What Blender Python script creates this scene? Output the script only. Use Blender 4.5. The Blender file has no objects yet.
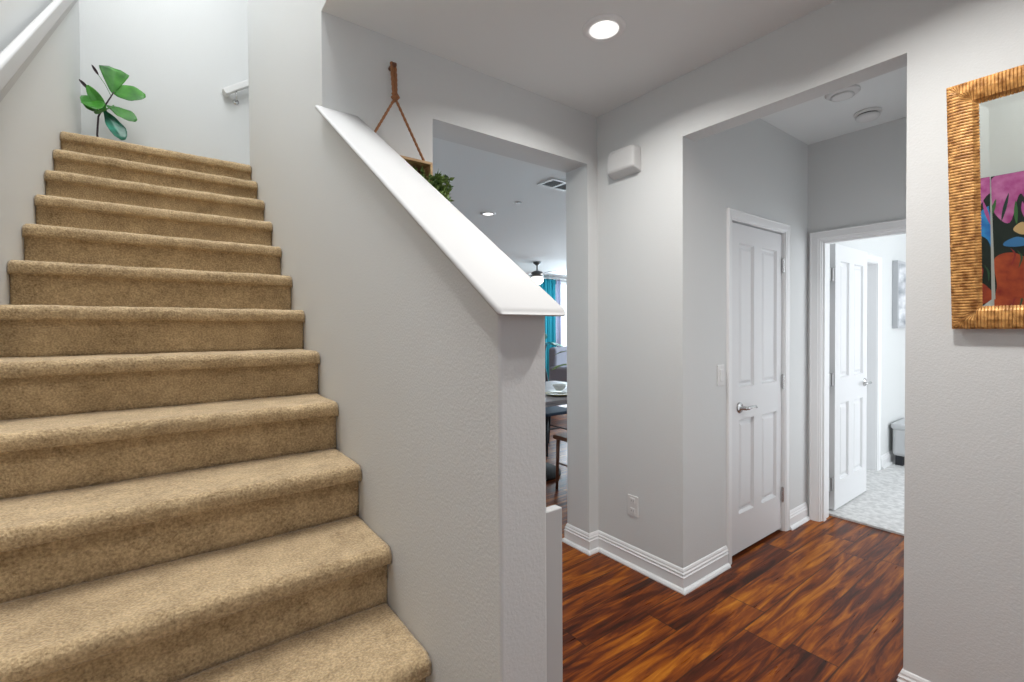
import bpy, bmesh, math, random
from mathutils import Vector, Matrix, noise
random.seed(7)
R = math.radians
C = bpy.context.scene.collection
S = bpy.context.scene

# ------------------------------------------------------------------ camera
def look(loc, yaw, pitch, roll):
    fw = Vector((math.sin(yaw)*math.cos(pitch), math.cos(yaw)*math.cos(pitch), math.sin(pitch)))
    rt = Vector((math.cos(yaw), -math.sin(yaw), 0)); up = rt.cross(fw)
    r2 = rt*math.cos(roll)+up*math.sin(roll); u2 = -rt*math.sin(roll)+up*math.cos(roll)
    m = Matrix(((r2.x, u2.x, -fw.x, loc[0]), (r2.y, u2.y, -fw.y, loc[1]), (r2.z, u2.z, -fw.z, loc[2]), (0, 0, 0, 1)))
    return m
cd = bpy.data.cameras.new('camera'); cam = bpy.data.objects.new('camera', cd); C.objects.link(cam)
cam.matrix_world = look((0, 0, 1.35), R(36.913), R(-0.820), R(-0.340))
cd.sensor_fit = 'HORIZONTAL'; cd.sensor_width = 36; cd.lens = 466.59/1024*36
cd.shift_y = -(341-335.08)/1024; cd.clip_start = .02
S.camera = cam
# ------------------------------------------------------------------ world, exposure
w = bpy.data.worlds.new('world'); S.world = w; w.use_nodes = True
w.node_tree.nodes['Background'].inputs[0].default_value = (.93, .96, 1, 1)
w.node_tree.nodes['Background'].inputs[1].default_value = .22
S.view_settings.view_transform = 'Standard'; S.view_settings.look = 'None'
S.view_settings.exposure = 0.0; S.view_settings.gamma = 1; S.view_settings.use_curve_mapping = False
S.cycles.max_bounces = 10; S.cycles.diffuse_bounces = 6
# ------------------------------------------------------------------ lights and added fills
def area(name, loc, rot, sx, sy, power, col=(1, 1, 1), spread=None):
    l = bpy.data.lights.new(name, 'AREA'); l.shape = 'RECTANGLE'; l.size = sx; l.size_y = sy; l.energy = power; l.color = col
    if spread: l.spread = spread
    o = bpy.data.objects.new(name, l); C.objects.link(o); o.location = loc; o.rotation_euler = rot; return o
def disk(name, loc, r, power, col=(1, 1, 1), spread=R(150)):
    l = bpy.data.lights.new(name, 'AREA'); l.shape = 'DISK'; l.size = 2*r; l.energy = power; l.color = col; l.spread = spread
    o = bpy.data.objects.new(name, l); C.objects.link(o); o.location = loc; return o
COOL = (.92, .96, 1); WARM = (1, .975, .94)
# light from upstairs, bedroom and great-room daylight, plus added fills noted per line
area('entry_fill', (.85, -2.55, 1.35), (R(90), 0, 0), 2.3, 2.4, 12, COOL)  # added unseen panel for frontal fill
area('upstairs_light', (.10, 2.9, 4.98), (R(2), 0, 0), .6, 2.6, 50, (.97, .985, 1))  # panel facing down from under the stairwell ceiling
area('landing_fill', (1.7, 4.28, 3.9), (R(90), 0, R(90)), .8, 1.6, 2.0, COOL)  # added unseen panel that brightens the left landing wall; no opening here
area('hall_fill', (3.0, .36, 1.25), (R(90), 0, 0), .8, 1.8, 7, COOL)  # added unseen panel that brightens the hall
area('bedroom_daylight', (5.2, -1.35, 1.5), (R(90), 0, 0), 2.2, 1.8, 72, COOL)
area('great_room_daylight', (8.4, 8.3, 1.4), (R(-90), 0, 0), 1.6, 2.0, 150, (.75, .90, 1))
area('dining_daylight', (8.9, 4.2, 1.4), (R(90), 0, R(90)), 3.2, 1.8, 210, (.70, .88, 1))
disk('foyer_lamp', (1.516, 1.356, 2.60), .05, 10, WARM)
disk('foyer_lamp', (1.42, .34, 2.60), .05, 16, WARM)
disk('stair_foot_lamp', (.02, .17, 2.60), .05, 6, WARM)
area('tread_fill', (.0, 1.55, 4.98), (0, 0, 0), .5, 1.5, 23, (1, 1, 1), R(95))  # unseen panel added to light treads steeply, spread kept off the walls
disk('dining_lamp', (2.905, 4.29, 2.60), .05, 6, WARM)

# ------------------------------------------------------------------ materials
def mat(name, col, rough=.6, metal=0, **k):
    m = bpy.data.materials.new(name); m.use_nodes = True; b = m.node_tree.nodes['Principled BSDF']
    b.inputs['Base Color'].default_value = (*col, 1); b.inputs['Roughness'].default_value = rough; b.inputs['Metallic'].default_value = metal
    for kk, v in k.items(): b.inputs[kk.replace('_', ' ')].default_value = v
    return m
def nd(m, t, **k):
    n = m.node_tree.nodes.new(t)
    for a, v in k.items(): setattr(n, a, v)
    return n
def lk(m, a, b): m.node_tree.links.new(a, b)
def bumpy(m, scale, strength, dist=.002, detail=4, vec=None):
    tc = nd(m, 'ShaderNodeTexCoord'); n = nd(m, 'ShaderNodeTexNoise'); n.inputs['Scale'].default_value = scale; n.inputs['Detail'].default_value = detail
    mp = nd(m, 'ShaderNodeMapping')
    if vec: mp.inputs['Scale'].default_value = vec
    lk(m, tc.outputs['Object'], mp.inputs[0]); lk(m, mp.outputs[0], n.inputs['Vector'])
    b = nd(m, 'ShaderNodeBump'); b.inputs['Strength'].default_value = strength; b.inputs['Distance'].default_value = dist
    lk(m, n.outputs[0], b.inputs['Height']); lk(m, b.outputs[0], m.node_tree.nodes['Principled BSDF'].inputs['Normal'])
    return n
def mottled(m, c1, c2, scale, vec=None, detail=5, lo=.35, hi=.65):
    tc = nd(m, 'ShaderNodeTexCoord'); n = nd(m, 'ShaderNodeTexNoise'); n.inputs['Scale'].default_value = scale; n.inputs['Detail'].default_value = detail
    mp = nd(m, 'ShaderNodeMapping')
    if vec: mp.inputs['Scale'].default_value = vec
    r = nd(m, 'ShaderNodeValToRGB'); r.color_ramp.elements[0].position = lo; r.color_ramp.elements[1].position = hi
    r.color_ramp.elements[0].color = (*c1, 1); r.color_ramp.elements[1].color = (*c2, 1)
    lk(m, tc.outputs['Object'], mp.inputs[0]); lk(m, mp.outputs[0], n.inputs['Vector']); lk(m, n.outputs[0], r.inputs[0])
    lk(m, r.outputs[0], m.node_tree.nodes['Principled BSDF'].inputs['Base Color'])
    return r
M = {}
M['wall'] = mat('wall_paint', (.638, .65, .648), .75); bumpy(M['wall'], 150, .45, .0018, 3)
M['ceil'] = mat('ceiling_paint', (.76, .78, .78), .85)
M['trim'] = mat('trim_paint', (.78, .785, .79), .35)
M['door'] = mat('door_paint', (.72, .725, .735), .38)
M['cap'] = mat('cap_paint', (.50, .50, .50), .65)
M['white'] = mat('white_plastic', (.70, .70, .695), .45)
M['nickel'] = mat('satin_nickel', (.62, .62, .62), .25, 1)
M['hinge'] = mat('dull_hinge_metal', (.35, .35, .35), .55, .8)
M['dark'] = mat('dark_gap', (.03, .03, .035), .7)
M['black'] = mat('black_painted_wood', (.012, .014, .02), .4)
M['navy'] = mat('navy_cushion', (.02, .05, .10), .7)
M['mirror'] = mat('mirror_glass', (.80, .84, .80), .01, 1)
M['sheer'] = mat('sheer_curtain', (.50, .50, .68), .8)
M['rope'] = mat('tan_rope', (.30, .13, .055), .85)
M['plankwood'] = mat('planter_wood', (.42, .24, .11), .6); mottled(M['plankwood'], (.38, .22, .10), (.62, .42, .22), 30, (1, 6, 6))
M['greige'] = mat('grey_upholstery', (.55, .56, .57), .8); bumpy(M['greige'], 250, .3, .001)
M['greychair'] = mat('armchair_fabric', (.26, .25, .29), .85)
M['teal'] = mat('teal_curtain', (.02, .36, .47), .8)
M['brownwood'] = mat('brown_chair_wood', (.16, .06, .03), .45)
M['tablewood'] = mat('grey_table_wood', (.25, .23, .24), .45); mottled(M['tablewood'], (.18, .17, .19), (.36, .33, .33), 6, (1, 12, 12))
M['darkbase'] = mat('dark_table_base', (.02, .014, .012), .85)
M['ceramic'] = mat('white_ceramic', (.8, .8, .76), .25)
M['ochre'] = mat('ochre_plate', (.5, .42, .2), .4)
M['soil'] = mat('potting_soil', (.04, .025, .015), .9)
M['stem'] = mat('plant_stem', (.05, .03, .04), .8)
M['leaf'] = mat('fiddle_leaf', (.03, .20, .03), .45); mottled(M['leaf'], (.012, .11, .008), (.06, .28, .02), 9)
M['leaf2'] = mat('blue_green_leaf', (.01, .14, .10), .35); mottled(M['leaf2'], (.01, .10, .06), (.02, .26, .17), 12)
M['herb'] = mat('small_leaf', (.05, .13, .02), .55); mottled(M['herb'], (.04, .10, .015), (.24, .34, .09), 40)
M['bluegreen'] = mat('teal_leaf', (.0, .16, .12), .5)
M['silver_art'] = mat('silver_picture', (.5, .5, .52), .5); mottled(M['silver_art'], (.22, .24, .27), (.75, .76, .78), 3, (1, 1, 3))
M['bulb'] = mat('lamp_glow', (1, 1, 1), .5); 
b_ = M['bulb'].node_tree.nodes['Principled BSDF']; b_.inputs['Emission Color'].default_value = (1, .97, .93, 1); b_.inputs['Emission Strength'].default_value = 4.5
M['trimring'] = mat('lamp_trim', (.8, .8, .8), .5)
M['baffle'] = mat('glowing_baffle', (.8, .8, .8), .4, 0, **{'Emission_Color': (1, .98, .95, 1), 'Emission_Strength': .75})  # glow put into the baffle in place of bulb light falling on it
M['pane'] = mat('bright_window', (.8, .85, .9), .3)
b_ = M['pane'].node_tree.nodes['Principled BSDF']; b_.inputs['Emission Color'].default_value = (.92, .95, 1, 1); b_.inputs['Emission Strength'].default_value = .9
# light grey bedroom carpet
M['bedcarpet'] = mat('grey_carpet', (.5, .5, .5), .95); mottled(M['bedcarpet'], (.52, .52, .515), (.70, .70, .69), 30, detail=8); bumpy(M['bedcarpet'], 160, .6, .006)
# beige stair carpet: short pile
m = M['carpet'] = mat('beige_stair_carpet', (.4, .28, .15), .97, **{'Sheen_Weight': .25, 'Sheen_Roughness': .5})
tc = nd(m, 'ShaderNodeTexCoord')
n1 = nd(m, 'ShaderNodeTexNoise'); n1.inputs['Scale'].default_value = 170; n1.inputs['Detail'].default_value = 3
n2 = nd(m, 'ShaderNodeTexNoise'); n2.inputs['Scale'].default_value = 9; n2.inputs['Detail'].default_value = 5
n3 = nd(m, 'ShaderNodeTexNoise'); n3.inputs['Scale'].default_value = 34; n3.inputs['Detail'].default_value = 3
for n in (n1, n2, n3): lk(m, tc.outputs['Object'], n.inputs['Vector'])
ad = nd(m, 'ShaderNodeMath', operation='MULTIPLY_ADD'); ad.inputs[1].default_value = .75; lk(m, n1.outputs[0], ad.inputs[0])
a2 = nd(m, 'ShaderNodeMath', operation='MULTIPLY_ADD'); a2.inputs[1].default_value = .35; lk(m, n2.outputs[0], a2.inputs[0])
a3 = nd(m, 'ShaderNodeMath', operation='MULTIPLY'); a3.inputs[1].default_value = .25; lk(m, n3.outputs[0], a3.inputs[0])
lk(m, a3.outputs[0], a2.inputs[2]); lk(m, a2.outputs[0], ad.inputs[2])
r = nd(m, 'ShaderNodeValToRGB'); r.color_ramp.elements[0].position = .46; r.color_ramp.elements[1].position = .88
r.color_ramp.elements[0].color = (.235, .155, .073, 1); r.color_ramp.elements[1].color = (.66, .49, .285, 1)
lk(m, ad.outputs[0], r.inputs[0]); lk(m, r.outputs[0], m.node_tree.nodes['Principled BSDF'].inputs['Base Color'])
bp = nd(m, 'ShaderNodeBump'); bp.inputs['Strength'].default_value = .9; bp.inputs['Distance'].default_value = .008
lk(m, ad.outputs[0], bp.inputs['Height']); lk(m, bp.outputs[0], m.node_tree.nodes['Principled BSDF'].inputs['Normal'])
# figured wood floor: planks along X, .172 wide
m = M['floor'] = mat('figured_wood_floor', (.2, .08, .03), .3)
tc = nd(m, 'ShaderNodeTexCoord'); sp = nd(m, 'ShaderNodeSeparateXYZ'); lk(m, tc.outputs['Object'], sp.inputs[0])
def mth(op, a, b=None, c=None):
    n = nd(m, 'ShaderNodeMath', operation=op)
    for i, v in enumerate((a, b, c)):
        if v is None: continue
        if isinstance(v, (int, float)): n.inputs[i].default_value = v
        else: lk(m, v, n.inputs[i])
    return n.outputs[0]
v = mth('DIVIDE', mth('SUBTRACT', sp.outputs[1], .862), .1735); row = mth('FLOOR', v)
wn = nd(m, 'ShaderNodeTexWhiteNoise', noise_dimensions='1D'); lk(m, row, wn.inputs['W'])
u = mth('ADD', mth('DIVIDE', sp.outputs[0], 1.18), mth('MULTIPLY', wn.outputs[0], 7.3)); colm = mth('FLOOR', u)
pid = mth('ADD', mth('MULTIPLY', row, 17.31), mth('MULTIPLY', colm, 3.77))
wp = nd(m, 'ShaderNodeTexWhiteNoise', noise_dimensions='1D'); lk(m, pid, wp.inputs['W'])
cb = nd(m, 'ShaderNodeCombineXYZ')
lk(m, mth('ADD', mth('MULTIPLY', sp.outputs[0], .72), mth('MULTIPLY', wp.outputs[0], 31.7)), cb.inputs[0])
lk(m, mth('ADD', mth('MULTIPLY', sp.outputs[1], 7.6), mth('MULTIPLY', wp.outputs[0], 57.1)), cb.inputs[1])
g1 = nd(m, 'ShaderNodeTexNoise'); g1.inputs['Scale'].default_value = 2.9; g1.inputs['Detail'].default_value = 9; g1.inputs['Distortion'].default_value = .8; g1.inputs['Roughness'].default_value = .62
lk(m, cb.outputs[0], g1.inputs['Vector'])
cb2 = nd(m, 'ShaderNodeCombineXYZ'); lk(m, mth('MULTIPLY', sp.outputs[0], 5), cb2.inputs[0]); lk(m, mth('MULTIPLY', sp.outputs[1], 90), cb2.inputs[1]); lk(m, pid, cb2.inputs[2])
g2 = nd(m, 'ShaderNodeTexNoise'); g2.inputs['Scale'].default_value = 1; g2.inputs['Detail'].default_value = 3; lk(m, cb2.outputs[0], g2.inputs['Vector'])
val = mth('ADD', mth('ADD', g1.outputs[0], mth('MULTIPLY', mth('SUBTRACT', g2.outputs[0], .5), .13)), mth('MULTIPLY', mth('SUBTRACT', wp.outputs[0], .5), .15))
r = nd(m, 'ShaderNodeValToRGB'); cr = r.color_ramp
cr.elements[0].position = .32; cr.elements[0].color = (.030, .008, .003, 1)
cr.elements[1].position = .78; cr.elements[1].color = (.60, .23, .020, 1)
for p_, c_ in ((.44, (.095, .020, .006, 1)), (.53, (.21, .050, .006, 1)), (.63, (.36, .108, .008, 1))):
    e = cr.elements.new(p_); e.color = c_
lk(m, val, r.inputs[0])
fv = mth('FRACT', v); fu = mth('FRACT', u)
sv = mth('LESS_THAN', mth('MINIMUM', fv, mth('SUBTRACT', 1, fv)), .018); su = mth('LESS_THAN', mth('MINIMUM', fu, mth('SUBTRACT', 1, fu)), .0025)
seam = mth('MAXIMUM', sv, su)
mx = nd(m, 'ShaderNodeMix', data_type='RGBA'); lk(m, mth('MULTIPLY', seam, .7), mx.inputs[0]); lk(m, r.outputs[0], mx.inputs[6]); mx.inputs[7].default_value = (.03, .012, .006, 1)
bs = m.node_tree.nodes['Principled BSDF']; bs.inputs['Specular IOR Level'].default_value = .15; lk(m, mx.outputs[2], bs.inputs['Base Color'])
lk(m, mth('ADD', .22, mth('MULTIPLY', g2.outputs[0], .18)), bs.inputs['Roughness'])
# carved gilt-brown mirror frame
m = M['frame'] = mat('ribbed_bronze_wood', (.42, .22, .07), .4, .15); mottled(m, (.26, .10, .018), (.74, .40, .13), 45, detail=7, lo=.35, hi=.65)

# ------------------------------------------------------------------ mesh helpers
def new(): return bmesh.new()
def obj(name, bm, m, parent=None, smooth=False, loc=None):
    me = bpy.data.meshes.new(name)
    bmesh.ops.recalc_face_normals(bm, faces=bm.faces)
    if smooth:
        for f in bm.faces: f.smooth = True
    bm.to_mesh(me); bm.free()
    for mm in (m if isinstance(m, (list, tuple)) else [m]): me.materials.append(mm)
    o = bpy.data.objects.new(name, me); C.objects.link(o)
    if parent: o.parent = parent
    if loc: o.location = loc
    return o
def bev(o, wd=.004, seg=2, ang=40):
    b = o.modifiers.new('bevel', 'BEVEL'); b.width = wd; b.segments = seg; b.limit_method = 'ANGLE'; b.angle_limit = R(ang)
    for p in o.data.polygons: p.use_smooth = True
    o.modifiers.new('wn', 'WEIGHTED_NORMAL').keep_sharp = True
    return o
def tag(o, label, cat, group=None, kind=None):
    o['label'] = label; o['category'] = cat
    if group: o['group'] = group
    if kind: o['kind'] = kind
    return o
def struct(o, label=None, cat=None):
    o['kind'] = 'structure'
    if label: o['label'] = label
    if cat: o['category'] = cat
    return o
def thing(name, label, cat, loc=(0, 0, 0), group=None, kind=None):
    o = bpy.data.objects.new(name, None); C.objects.link(o); o.location = loc; o.empty_display_size = .1
    return tag(o, label, cat, group, kind)
def box(bm, x0, x1, y0, y1, z0, z1, mx=None, mi=0):
    vs = [bm.verts.new((x, y, z)) for x in (x0, x1) for y in (y0, y1) for z in (z0, z1)]
    if mx: 
        for v_ in vs: v_.co = mx @ v_.co
    for f in ((0, 1, 3, 2), (4, 6, 7, 5), (0, 4, 5, 1), (2, 3, 7, 6), (0, 2, 6, 4), (1, 5, 7, 3)):
        bm.faces.new([vs[i] for i in f]).material_index = mi
    return bm
def prism(bm, pts, fn0, fn1):
    a = [bm.verts.new(fn0(*p)) for p in pts]; b = [bm.verts.new(fn1(*p)) for p in pts]; n = len(pts)
    bm.faces.new(a); bm.faces.new(b[::-1])
    for i in range(n): bm.faces.new((a[i], a[(i+1) % n], b[(i+1) % n], b[i]))
    return bm
def pX(bm, yz, x0, x1): return prism(bm, yz, lambda y, z: (x0, y, z), lambda y, z: (x1, y, z))
def pY(bm, xz, y0, y1): return prism(bm, xz, lambda x, z: (x, y0, z), lambda x, z: (x, y1, z))
def pZ(bm, xy, z0, z1): return prism(bm, xy, lambda x, y: (x, y, z0), lambda x, y: (x, y, z1))
def tube(bm, pts, rad, n=8, cap=True):
    pts = [Vector(p) for p in pts]; rads = rad if isinstance(rad, (list, tuple)) else [rad]*len(pts); rings = []
    t0 = (pts[1]-pts[0]).normalized(); ref = Vector((0, 0, 1)) if abs(t0.z) < .9 else Vector((1, 0, 0)); nrm = t0.cross(ref).normalized()
    for i, p in enumerate(pts):
        t = (pts[min(i+1, len(pts)-1)]-pts[max(i-1, 0)]).normalized(); nrm = (nrm-t*nrm.dot(t)).normalized(); bn = t.cross(nrm)
        rings.append([bm.verts.new(p+(nrm*math.cos(a)+bn*math.sin(a))*rads[i]) for a in [2*math.pi*k/n for k in range(n)]])
    for i in range(len(rings)-1):
        for k in range(n): bm.faces.new((rings[i][k], rings[i][(k+1) % n], rings[i+1][(k+1) % n], rings[i+1][k]))
    if cap: bm.faces.new(rings[0]); bm.faces.new(rings[-1][::-1])
    return bm
def lathe(bm, prof, n=32, c=(0, 0, 0), mx=None, mi=0):
    c = Vector(c); rings = []
    for r_, z in prof:
        ring = [bm.verts.new(c+Vector((r_*math.cos(2*math.pi*k/n), r_*math.sin(2*math.pi*k/n), z))) for k in range(n)]
        rings.append(ring)
    if mx:
        for ring in rings:
            for v_ in ring: v_.co = mx @ v_.co
    for i in range(len(rings)-1):
        for k in range(n): bm.faces.new((rings[i][k], rings[i][(k+1) % n], rings[i+1][(k+1) % n], rings[i+1][k])).material_index = mi
    for ring, z in ((rings[0], 0), (rings[-1], 1)):
        try: bm.faces.new(ring).material_index = mi
        except ValueError: pass
    return bm

# ------------------------------------------------------------------ room shell
ZC = 2.62; XB = 2.118; YA = 1.953; YH = 1.375; XE = 3.63; XT = 3.77
RI = .179; TR = .24582; SX0, SX1 = -.457, .526
def noseY(n): return 1.027+TR*(n-3)
ZL = 14*RI; YT = noseY(14)
struct(obj('floor', box(new(), -.6, 9.6, -2.6, 8.8, -.06, 0), M['floor']), 'glossy reddish brown figured plank wood floor', 'floor')
struct(obj('floor', box(new(), 3.80, 6.9, -1.6, 1.6, .0, .014), M['bedcarpet']), 'light grey bedroom carpet beyond the open door', 'carpet')
# ceilings
struct(obj('ceiling', pZ(new(), [(.527, -2.6), (2.24, -2.6), (2.24, 2.0), (.5265, 2.0)], ZC, ZC+.12), M['ceil']), 'flat foyer ceiling', 'ceiling')
struct(obj('ceiling', box(new(), -.6, .527, -2.6, .25, ZC, ZC+.12), M['ceil']))
struct(obj('ceiling', box(new(), 2.2, 6.9, -1.6, 1.6, ZC, ZC+.12), M['ceil']))
struct(obj('ceiling', box(new(), .64, 9.6, 2.05, 8.8, ZC+.001, ZC+.12), M['ceil']))
struct(obj('ceiling', box(new(), -.6, 2.0, .1, 5.0, 5.05, 5.15), M['ceil']))
# stair left wall, landing back wall, upper front wall of the stairwell
struct(obj('wall_left', box(new(), -.60, SX0, -2.6, 4.9, 0, 5.1), M['wall']), 'tall wall on the left of the stairs', 'wall')
struct(obj('wall_back', box(new(), SX0, 2.0, 4.72, 4.86, ZL, 5.1), M['wall']), 'wall behind the stair landing', 'wall')
struct(obj('wall_upper_front', box(new(), SX0, SX1, .13, .25, ZC+.12, 5.1), M['wall']))
struct(obj('wall_landing_right', box(new(), 1.8, 1.92, 3.84, 4.72, ZC+.12, 5.1), M['wall']))
struct(obj('wall_upper_right', box(new(), .649, 2.0, 3.70, 3.84, ZC+.12, 5.1), M['wall']))
# wall on the right of the stairs: half wall, full wall beyond, and the wall above the foyer ceiling, one outline
def capz(y): return 1.366+(y-.70)*.684
yz = [(.742, 0), (.742, capz(.742)), (YA, capz(YA)), (YA, ZC+.002), (.13, ZC+.002), (.13, 5.1), (3.84, 5.1), (3.84, 0)]
def edge_round(bm, tests, wd=.007, seg=4):
    es = [e for e in bm.edges if any(all(t(v_.co) for v_ in e.verts) for t in tests)]
    bmesh.ops.bevel(bm, geom=es, offset=wd, segments=seg, affect='EDGES', profile=.5); return bm
near = lambda a, b: abs(a-b) < 1e-4
bm = pX(new(), yz, SX1, .648)
edge_round(bm, [lambda c: near(c.y, .742) and near(c.x, SX1), lambda c: near(c.y, .742) and near(c.x, .648)])
struct(obj('wall_stair_right', bm, M['wall']), 'stair wall that drops to a sloping half wall at its foot', 'wall')
# wall A: towards the dining room, with its wide opening
xz = [(.648, 0), (.648, ZC+.1), (2.24, ZC+.1), (2.24, 0), (2.038, 0), (2.038, 2.323), (1.010, 2.323), (1.010, 0)]
bm = edge_round(pY(new(), xz, YA, 2.14), [lambda c: near(c.y, YA) and near(c.x, 2.038), lambda c: near(c.y, YA) and near(c.x, 1.01)], .005, 3)
struct(obj('wall_dining', bm, M['wall']), 'foyer wall with the wide opening to the dining room', 'wall')
# wall B: right wall with the hall opening
yz = [(-2.6, 0), (-2.6, ZC), (YA, ZC), (YA, 0), (YH, 0), (YH, 2.315), (.487, 2.315), (.487, 0)]
struct(obj('wall_right', pX(new(), yz, XB, 2.225), M['wall']), 'right wall of the foyer with the square hall opening', 'wall')
# hall side wall with door 1
D1a, D1b, D1z = 2.580, 3.285, 1.980
xz = [(2.225, 0), (2.225, ZC), (XT, ZC), (XT, 0), (D1b, 0), (D1b, D1z), (D1a, D1z), (D1a, 0)]
struct(obj('wall_hall_side', pY(new(), xz, YH, YH+.12), M['wall']), 'hall wall with the closed white door', 'wall')
struct(obj('wall_closet_back', box(new(), 2.225, XT, 1.80, 1.90, 0, ZC), M['wall']))
struct(obj('wall_hall_right', pY(new(), [(2.225, 0), (2.225, ZC), (XT, ZC), (XT, 0), (3.42, 0), (3.42, 2.0), (2.58, 2.0), (2.58, 0)], .28, .40), M['wall']))  # unseen wall; opening added to let the hall fill through
# hall end wall with door 2
D2a, D2b, D2z = .56, 1.305, 1.952
yz = [(.40, 0), (.40, ZC), (YH, ZC), (YH, 0), (D2b, 0), (D2b, D2z), (D2a, D2z), (D2a, 0)]
struct(obj('wall_hall_end', pX(new(), yz, XE, XT), M['wall']), 'wall at the end of the hall around the bedroom doorway', 'wall')
# bedroom
D3a, D3b, D3z = 4.56, 5.28, 1.94
xz = [(XT, 0), (XT, ZC), (6.9, ZC), (6.9, 0), (D3b, 0), (D3b, D3z), (D3a, D3z), (D3a, 0)]
struct(obj('wall_bedroom_side', pY(new(), xz, 1.42, 1.54), M['wall']), 'bright bedroom wall behind the open door', 'wall')
struct(obj('wall_bedroom_end', box(new(), 6.6, 6.72, -1.6, 1.42, 0, ZC), M['wall']))
struct(obj('wall_bedroom_near', box(new(), XE, XT, -1.6, .28, 0, ZC), M['wall']))
# great room
struct(obj('wall_great_left', box(new(), .66, .78, 2.14, 8.8, 0, ZC), M['wall']))
struct(obj('wall_great_near', box(new(), 2.24, 9.6, 2.02, 2.14, 0, ZC), M['wall']))
struct(obj('wall_great_far', box(new(), .78, 9.6, 8.62, 8.75, 0, ZC), M['wall']), 'far wall of the great room behind the teal curtain', 'wall')
struct(obj('wall_great_right', box(new(), 9.3, 9.42, 2.14, 8.62, 0, ZC), M['wall']))

# ------------------------------------------------------------------ trim
PROF = [(0, 0), (.030, 0), (.030, .006), (.024, .016), (.014, .022), (.013, .070), (.016, .074), (.011, .080), (.010, .086), (.013, .090), (.008, .097), (.0075, .104), (.004, .112), (0, .116)]
def baseboard(name, path, side=1, z=0, label=None):
    P = [Vector((p[0], p[1], 0)) for p in path]; bm = new(); rings = []
    for i, p in enumerate(P):
        ns = []
        for a, b in ((i-1, i), (i, i+1)):
            if a >= 0 and b < len(P):
                d = (P[b]-P[a]).normalized(); ns.append(Vector((d.y, -d.x, 0))*side)
        if len(ns) == 1: off = ns[0]
        else: s_ = ns[0]+ns[1]; off = s_/s_.dot(ns[0])
        rings.append([bm.verts.new(p+off*q[0]+Vector((0, 0, q[1]+z))) for q in PROF])
    k = len(PROF)
    for i in range(len(rings)-1):
        for j in range(k): bm.faces.new((rings[i][j], rings[i][(j+1) % k], rings[i+1][(j+1) % k], rings[i+1][j]))
    bm.faces.new(rings[0]); bm.faces.new(rings[-1][::-1])
    o = struct(obj(name, bm, M['trim']), label, 'baseboard' if label else None); return o
baseboard('baseboard_corner', [(2.3, 2.14), (2.038, 2.14), (2.038, YA), (XB, YA), (XB, YH), (2.540, YH)], 1, label='white stepped baseboard wrapping the corner between opening and hall')
baseboard('baseboard_hall', [(3.324, YH), (XE-.02, YH)], 1, label='short white baseboard between the two hall doors')
baseboard('baseboard_right', [(2.225, .487), (XB, .487), (XB, -2.6)], 1, label='white baseboard under the mirror wall')
baseboard('baseboard_left', [(.648, .80), (.648, YA), (1.010, YA), (1.010, 2.14)], 1)
baseboard('baseboard_bedroom', [(5.385, 1.42), (6.6, 1.42), (6.6, -1.5)], 1, z=.012)

# sloping cap on the half wall (rounded edges): swept section
def cap():
    bm = new(); e = []
    x0, x1, t, rr = .498, .673, .018, .008
    sec = []
    for cx, cz, a0 in ((x0+rr, rr, 180), (x1-rr, rr, 270), (x1-rr, t-rr, 0), (x0+rr, t-rr, 90)):
        for k in range(5):
            a = R(a0+22.5*k); sec.append((cx+rr*math.cos(a), cz+rr*math.sin(a)))
    def ring(y, ins=0):
        cx, cz = (x0+x1)/2, t/2
        out = []
        for x, z in sec:
            sx = (x-cx)*(1-2*ins/(x1-x0)); sz = (z-cz)*(1-2*ins/t)
            out.append(bm.verts.new((cx+sx, y, capz(y)+cz+sz)))
        return out
    rs = [ring(.703, .009), ring(.706, .004), ring(.712, .0), ring(YA-.001)]
    # keep the part past the full wall's edge outside it: stop the stair-side lip just past the edge
    k = len(sec)
    for i in range(len(rs)-1):
        for j in range(k): bm.faces.new((rs[i][j], rs[i][(j+1) % k], rs[i+1][(j+1) % k], rs[i+1][j]))
    bm.faces.new(rs[0]); bm.faces.new(rs[-1][::-1])
    return bm
struct(obj('trim_cap', cap(), M['cap'], smooth=True), 'smooth white sloping cap on top of the stair half wall', 'wall cap')

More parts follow.
